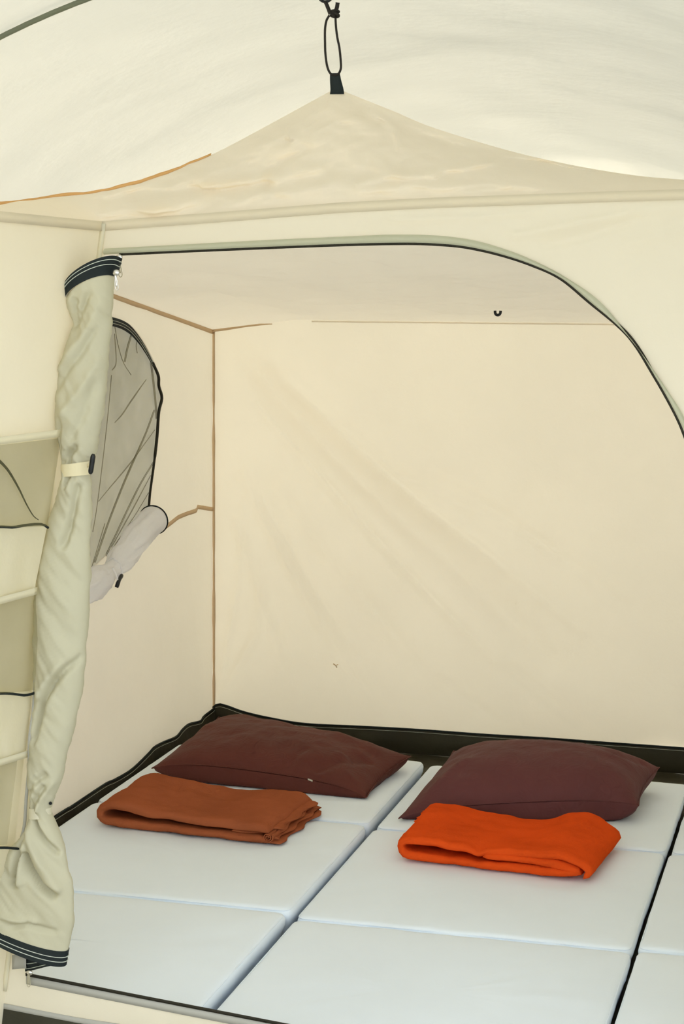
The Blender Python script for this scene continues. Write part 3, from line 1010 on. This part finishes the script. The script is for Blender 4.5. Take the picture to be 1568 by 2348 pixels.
mattress('white folding mattress with the brown blanket on it, against the tent wall', -1.764, -1.0715, [(4.272, 4.880, .001), (3.622, 4.264, 0.0), (2.985, 3.612, -.002)], .084, 1)
mattress('white folding mattress carrying the orange blanket, in the middle', -1.062, -.378, [(4.288, 4.900, 0.002), (3.622, 4.280, 0.0), (2.985, 3.614, .002)], .071, 11)
mattress('white folding mattress with nothing on it, cut off by the picture edge', -.371, .318, [(4.286, 4.900, .004), (3.636, 4.278, 0.0), (2.985, 3.626, .002)], .071, 21)


# ------------------------------------------------------------------ pillows
def pillow(name, cor, ztop, zlow, floor_z, mat, label, pinch=.10, seed=0, folds=(), skew=0.0, lift=0.0):
    """cor: seam corners front-left, front-right, back-right, back-left; puffed above and below the seam"""
    fl, fr, br, bl = [Vector(c) for c in cor]
    N, Mv = 90, 60

    def base(u, v):
        return fl * (1 - u) * (1 - v) + fr * u * (1 - v) + br * u * v + bl * (1 - u) * v

    def surf(sgn):
        def f(u, v):
            a, b = 2 * u - 1, 2 * v - 1
            # edges draw inwards between the corners
            uu = .5 + .5 * a * (1 - pinch * .5 * (1 - b * b) * abs(a))
            vv = .5 + .5 * b * (1 - pinch * (1 - a * a) * abs(b))
            q = base(uu, vv)
            q.z += lift * (1 - a ** 4) * (1 - v) ** 2
            e = max(0, (1 - a * a)) * max(0, (1 - b * b))
            e2 = (max(0, 1 - abs(a) ** 3.0) ** .62) * (max(0, 1 - abs(b) ** 2.6) ** .60) * (1 - skew * a)
            e3 = (max(0, 1 - abs(a) ** 5) ** .5) * (max(0, 1 - abs(b) ** 7) ** .42)
            d = (0.008 * fn2(q.x * 4 + seed, q.y * 5, sgn) + .0025 * fn2(q.x * 16 + seed, q.y * 14, sgn)) * min(1, e * 4)
            # corner creases
            if sgn > 0:
                for pl, sg, am in folds:
                    r, t = seg_dist(u, v, pl)
                    if r < sg * 3: d += am * math.exp(-(r / sg) ** 2) * min(1, e * 8)
                q.z += ztop * e2 + d
            else:
                q.z -= zlow * e3
                q.y -= .016 * math.exp(-((b + .9) / .1) ** 2) * (1 - a ** 4)
                q.z = max(q.z + d * .3, floor_z + .0005 * e)
            return q
        return f
    top = grid(N, Mv, surf(1)); bot = grid(N, Mv, surf(-1))
    bot = (bot[0], [tuple(reversed(q)) for q in bot[1]])
    V, Fc = merge([top, bot])
    o = obj(name, V, Fc, mat)
    bm = bmesh.new(); bm.from_mesh(o.data); bmesh.ops.remove_doubles(bm, verts=bm.verts, dist=2e-4); bm.to_mesh(o.data); bm.free()
    tag(o, label, 'pillow', 'pillows at the head of the mattresses')
    f = surf(1)
    pa = [f(i / N, 0) for i in range(N + 1)] + [f(1, j / Mv) for j in range(1, Mv + 1)] + [f(1 - i / N, 1) for i in range(1, N + 1)] + [f(0, 1 - j / Mv) for j in range(1, Mv)]
    V, Fc = tube_geo([p + Z_ * .0005 for p in pa], 0.0016, 5, closed=True)
    obj('seam', V, Fc, mat, o)
    return o


pA = pillow('pillow', [at_z(348, 1762, .125), at_z(840, 1829, .092), at_z(942, 1735, .125), (-1.70, 5.03, .125)], .064, .06, .0885, M['pillow_a'],
            'maroon brown pillow in the tent corner behind the brown blanket', .10, 2,
            [([(.75, .08), (.85, .3), (.9, .5)], .04, -.012), ([(.9, .1), (.82, .35)], .03, .008), ([(.62, .02), (.66, .25)], .02, -.006)], skew=.12, lift=.022)
pB = pillow('pillow', [at_z(914, 1877, .080), at_z(1464, 1848, .118), at_z(1512, 1760, .135), (-.99, 4.86, .12)], .092, .07, .0765, M['pillow_b'],
            'plum brown pillow lying right behind the orange blanket', .09, 8,
            [([(.12, .1), (.2, .3)], .04, .010), ([(.85, .6), (.95, .8)], .05, -.012)], lift=.018)
V, Fc = grid(4, 3, lambda u, v: at_z(707 + 11 * u, 1785 + 4 * v + 4 * u, .135) + Vector((0, -.006, .002)))
tag(obj('care_label', V, Fc, M['grey_tape'], pA), 'tiny pale label')


# ------------------------------------------------------------------ folded blankets
def belt(profile, v0, v1, t, frame, seed=0, nv=30, vwave=0.0, drop=None, edge=None):
    """thick cloth: rounded-rectangle section (v0..v1 by t) swept along a profile of (u, z) points.
    frame(u, v, z) -> world point; v0/v1 may be functions of s"""
    P2 = profile
    n = len(P2)
    V, Fc = [], []
    for i in range(n):
        a = P2[max(i - 1, 0)]; b = P2[min(i + 1, n - 1)]
        tx, tz = b[0] - a[0], b[1] - a[1]
        L = math.hypot(tx, tz); tx /= L; tz /= L
        nx, nz = -tz, tx
        s = i / (n - 1)
        va = (v0(s) if callable(v0) else v0); vb = (v1(s) if callable(v1) else v1)
        h = t / 2
        cap = math.sqrt(max(0.02, 1 - max(0, 1 - min(i, n - 1 - i) / 2.5) ** 2)) if edge is None else 1
        h *= cap
        ring = []
        for k in range(nv + 1): ring.append((va + h + (vb - va - 2 * h) * k / nv, h))
        for k in range(1, 6): ang = math.pi / 2 - math.pi * k / 6; ring.append((vb - h + h * math.cos(ang), h * math.sin(ang)))
        for k in range(nv + 1): ring.append((vb - h - (vb - va - 2 * h) * k / nv, -h))
        for k in range(1, 6): ang = -math.pi / 2 - math.pi * k / 6; ring.append((va + h + h * math.cos(ang), h * math.sin(ang)))
        for (v, w) in ring:
            u, z = P2[i][0] + nx * w, P2[i][1] + nz * w
            wob = 0.0022 * fn2(u * 14 + seed, v * 14, z * 20)
            V.append(frame(u, v + 0.004 * fn2(u * 12, z * 60, seed), z + wob))
    m = len(V) // n
    for i in range(n - 1):
        for k in range(m):
            a, b = i * m + k, i * m + (k + 1) % m
            Fc.append((a, b, b + m, a + m))
    Fc.append(tuple(range(m - 1, -1, -1))); Fc.append(tuple((n - 1) * m + k for k in range(m)))
    return V, Fc


def prof(pts, n):
    return [(p.x, p.y) for p in curve([Vector((a, b, 0)) for a, b in pts], n)]


def quad_frame(fl, fr, br, bl, z0, warp=None):
    fl, fr, br, bl = [Vector((*c, 0)) for c in (fl, fr, br, bl)]

    def f(u, v, z):
        q = fl * (1 - u) * (1 - v) + fr * u * (1 - v) + br * u * v + bl * (1 - u) * v
        dz = warp(u, v, z) if warp else 0
        return Vector((q.x, q.y, z0 + max(z + dz, 0.0005)))
    return f


# brown blanket (u across 0..1, v front to back 0..1; z in metres)
def warp_a(u, v, z):
    k = z / .05
    return k * (.007 * math.exp(-((u - .12) / .12) ** 2) + .006 * math.exp(-((u - .80) / .16) ** 2) * v - .008 * math.exp(-((u - .60) / .10) ** 2) * v + .004 * fn2(u * 4, v * 3, 1))


fA = quad_frame((-1.672, 4.052), (-1.232, 4.018), (-1.210, 4.30), (-1.668, 4.33), .088, warp_a)


def scaled_belt(profile_m, width, depth, t, frame, **kw):
    """profile u in metres -> the frame's 0..1"""
    return belt(profile_m, 0.0, depth, t, lambda u, v, z: frame(u / width, v / depth, z), **kw)


bl1 = tag(empty('folded_blanket'), 'brown fleece blanket folded flat on the mattress by the tent wall', 'blanket', 'folded blankets in front of the pillows')
pr = prof([(.425, .012), (.30, .011), (.15, .011), (.045, .011), (.018, .014), (.008, .027), (.018, .042), (.05, .046), (.15, .042), (.28, .038), (.36, .038), (.41, .037), (.432, .030)], 90)
V, Fc = scaled_belt(pr, .44, .29, .019, fA, seed=3)
obj('folded_cloth', V, Fc, M['blanket_brown'], bl1)
for k, (ue, z, t) in enumerate(((.456, .006, .007), (.450, .014, .007), (.443, .023, .007), (.447, .030, .006))):
    pr = prof([(.34, z), (.39, z), (.43, z + .001), (ue, z - .002)], 16)
    V, Fc = belt(pr, lambda s, k=k: .004 + .012 * k * s, lambda s, k=k: .30 + .016 * (k % 2) * s - .01 * k, t,
                 lambda u, v, zz, k=k: fA((u + .006 * math.sin(v * 55 + k * 2) * max(0, (u - .38) / .07)) / .44, v / .29, zz), seed=k * 5 + 1)
    obj('cloth_edge', V, Fc, M['blanket_brown'], bl1)
# tightly rolled front corner
cp = []
for i in range(60):
    a = i / 59 * 4.2 * math.pi; r = .003 + .0022 * a / math.pi
    cp.append((.430 + r * math.cos(a), .020 + r * math.sin(a)))
V, Fc = belt(cp, .000, .05, .0032, lambda u, v, z: fA(u / .44, v / .29, z), seed=2, nv=8)
obj('rolled_corner', V, Fc, M['blanket_brown'], bl1)


def warp_b(u, v, z):
    k = z / .05
    return k * (.010 * math.exp(-((u - .10) / .14) ** 2) * (.4 + .6 * v) + .018 * math.exp(-((u - .84) / .16) ** 2) * (.3 + .7 * v) - .010 * math.exp(-((u - .58) / .13) ** 2) * v
                - .012 * math.exp(-((u - .44) / .035) ** 2) * math.exp(-(v / .16) ** 2) + .004 * fn2(u * 4, v * 3, 7) - .006 * math.exp(-((u - .97) / .06) ** 2))


fB = quad_frame((-.948, 4.035), (-.520, 3.992), (-.492, 4.28), (-.942, 4.31), .0765, warp_b)
bl2 = tag(empty('folded_blanket'), 'bright orange fleece blanket folded flat in front of the plum pillow', 'blanket', 'folded blankets in front of the pillows')
pr = prof([(.20, .033), (.33, .030), (.400, .024), (.412, .018), (.36, .012), (.25, .010), (.12, .010), (.045, .011), (.018, .015), (.009, .028), (.018, .042), (.06, .045), (.15, .042), (.28, .043), (.38, .046), (.42, .038), (.436, .022), (.425, .008)], 130)
V, Fc = scaled_belt(pr, .43, .285, .0175, fB, seed=9)
obj('folded_cloth', V, Fc, M['blanket_orange'], bl2)
for k, (us, z, t) in enumerate(((-.006, .024, .007), (.000, .033, .006))):
    pr = prof([(us, z), (.02, z + .001), (.06, z)], 14)
    V, Fc = belt(pr, .22, lambda s, k=k: .30 - .02 * k, t, lambda u, v, zz, k=k: fB((u - .008 * math.sin(v * 90 + k)) / .43, v / .285, zz), seed=k)
    obj('cloth_edge', V, Fc, M['blanket_orange'], bl2)

# ------------------------------------------------------------------ shock cord holding up the peak
sc_ = tag(empty('shock_cord'), 'black elastic cord loop knotted above the peak of the inner tent', 'cord')
CYD = 3.115
OX, OR, OZ = -0.885, 1.70, 0.244            # arch of the outer tent: middle, radius, spring height
loop = [(769, 40), (770, 60), (773, 85), (778, 110), (781, 140), (781, 158), (775, 170), (766, 172), (757, 168), (750, 152), (746, 125), (745, 95), (745, 68), (748, 48), (755, 35)]
V, Fc = tube_geo(curve([at_y(a, b, CYD) for a, b in loop], 90), 0.0019, 10)
obj('loop', V, Fc, M['black'], sc_)
kn = []
for i in range(50):
    t = i / 49 * 2 * math.pi * 2.5
    c = at_y(765 + 4 * math.cos(t * .5), 31 + 7 * (i / 49 - .5), CYD)
    kn.append(c + Vector((math.cos(t) * .0050, math.sin(t) * .0040, math.sin(t * .8) * .003)))
V, Fc = tube_geo(kn, 0.0026, 10)
obj('knot', V, Fc, M['black'], sc_)
V, Fc = tube_geo(curve([at_y(768, 28, CYD), at_y(772, 18, CYD), at_y(774, 6, CYD)], 12), [.0034] * 12 + [.0038], 10)
obj('tail', V, Fc, M['black'], sc_)
V, Fc = tube_geo(curve([at_y(745, 2, CYD), at_y(751, 16, CYD), at_y(757, 32, CYD)], 12), 0.0032, 10)
obj('lead', V, Fc, M['black'], sc_)
rc = at_y(746, -14, CYD)
V, Fc = tube_geo([rc + Vector((math.cos(a) * .0125, 0, math.sin(a) * .0125)) for a in [2 * math.pi * i / 40 for i in range(40)]], 0.0024, 8, closed=True)
tag(obj('ring', V, Fc, M['plastic'], sc_), 'black ring')
V, Fc = strip_geo(lin([rc + Vector((0, .001, .011)), rc + Vector((0, .001, .05)), Vector((rc.x, CYD + .004, OZ + OR + .004))], 12), X_, 0.014, Y_, 0.002)
obj('hanging_strap', V, Fc, M['ziptape'], sc_)

# ------------------------------------------------------------------ outer tent: hoop poles and canvas
FY0 = 1.5                                    # the canvas ends in an open porch


def section(t, s=1.0):
    """t in -1..1 round the arch: upright legs, then the circle"""
    L1 = OZ; L2 = math.pi * OR
    tot = 2 * L1 + L2
    d = (t + 1) / 2 * tot
    if d < L1: x, z = -OR, d
    elif d > L1 + L2: x, z = OR, tot - d
    else:
        a = math.pi - (d - L1) / OR
        x, z = OR * math.cos(a), OZ + OR * math.sin(a)
    return x * s, z * s


def fly_scale(y):
    K = [(1.5, 1.0), (3.35, 1.0), (4.4, .955), (5.5, .87), (6.2, .72), (6.6, .45), (6.75, .06)]
    for (a, sa), (b, sb) in zip(K, K[1:]):
        if y <= b: return sa + (sb - sa) * max(0, (y - a)) / (b - a)
    return .06


fly_folds = [([(930, 230), (1080, 280), (1220, 360), (1330, 430)], .030, -.016), ([(1180, 250), (1330, 330), (1450, 410)], .020, .012)]
FLY = [([((q := at_y(a, b, 4.6)).x, q.z) for a, b in pl], sg, am) for pl, sg, am in fly_folds]


def fly_pt(u, v):
    f0 = FY0 + 0.6 * max(0, min(1, (u - .52) / .14))       # the porch is tied open on the right-hand side
    y = f0 + (6.75 - f0) * v
    s = fly_scale(y)
    x, z = section(-1 + 2 * u, s)
    q = Vector((OX + x, y, z))
    n = Vector((x, 0, z - OZ * s)).normalized()
    q += n * (.012 + .012 * fn2(x * 1.6, y * 1.3, 1) * (1 if z > .1 else 0))
    if y > 3.6 and z > 1.2:
        for pl, sg, am in FLY:
            r, t = seg_dist(q.x, q.z, pl)
            if r < sg * 3: q.y += 1.6 * am * math.exp(-(r / sg) ** 2)
    q.z = max(q.z, -.01)
    return q


V, Fc = grid(160, 170, fly_pt)
tag(obj('roof', V, Fc, M['fly']), kind='structure')


def hoop(y, label):
    s = fly_scale(y) * .998
    pa = [Vector((OX + section(-1 + 2 * i / 120, s)[0], y, section(-1 + 2 * i / 120, s)[1])) for i in range(121)]
    V, Fc = tube_geo(pa, 0.0050, 8)
    return tag(obj('tent_pole', V, Fc, M['pole']), label, 'tent pole', 'hoop poles of the outer tent')


hoop(3.35, 'dark green hoop pole arching across the pale canvas above the inner tent')
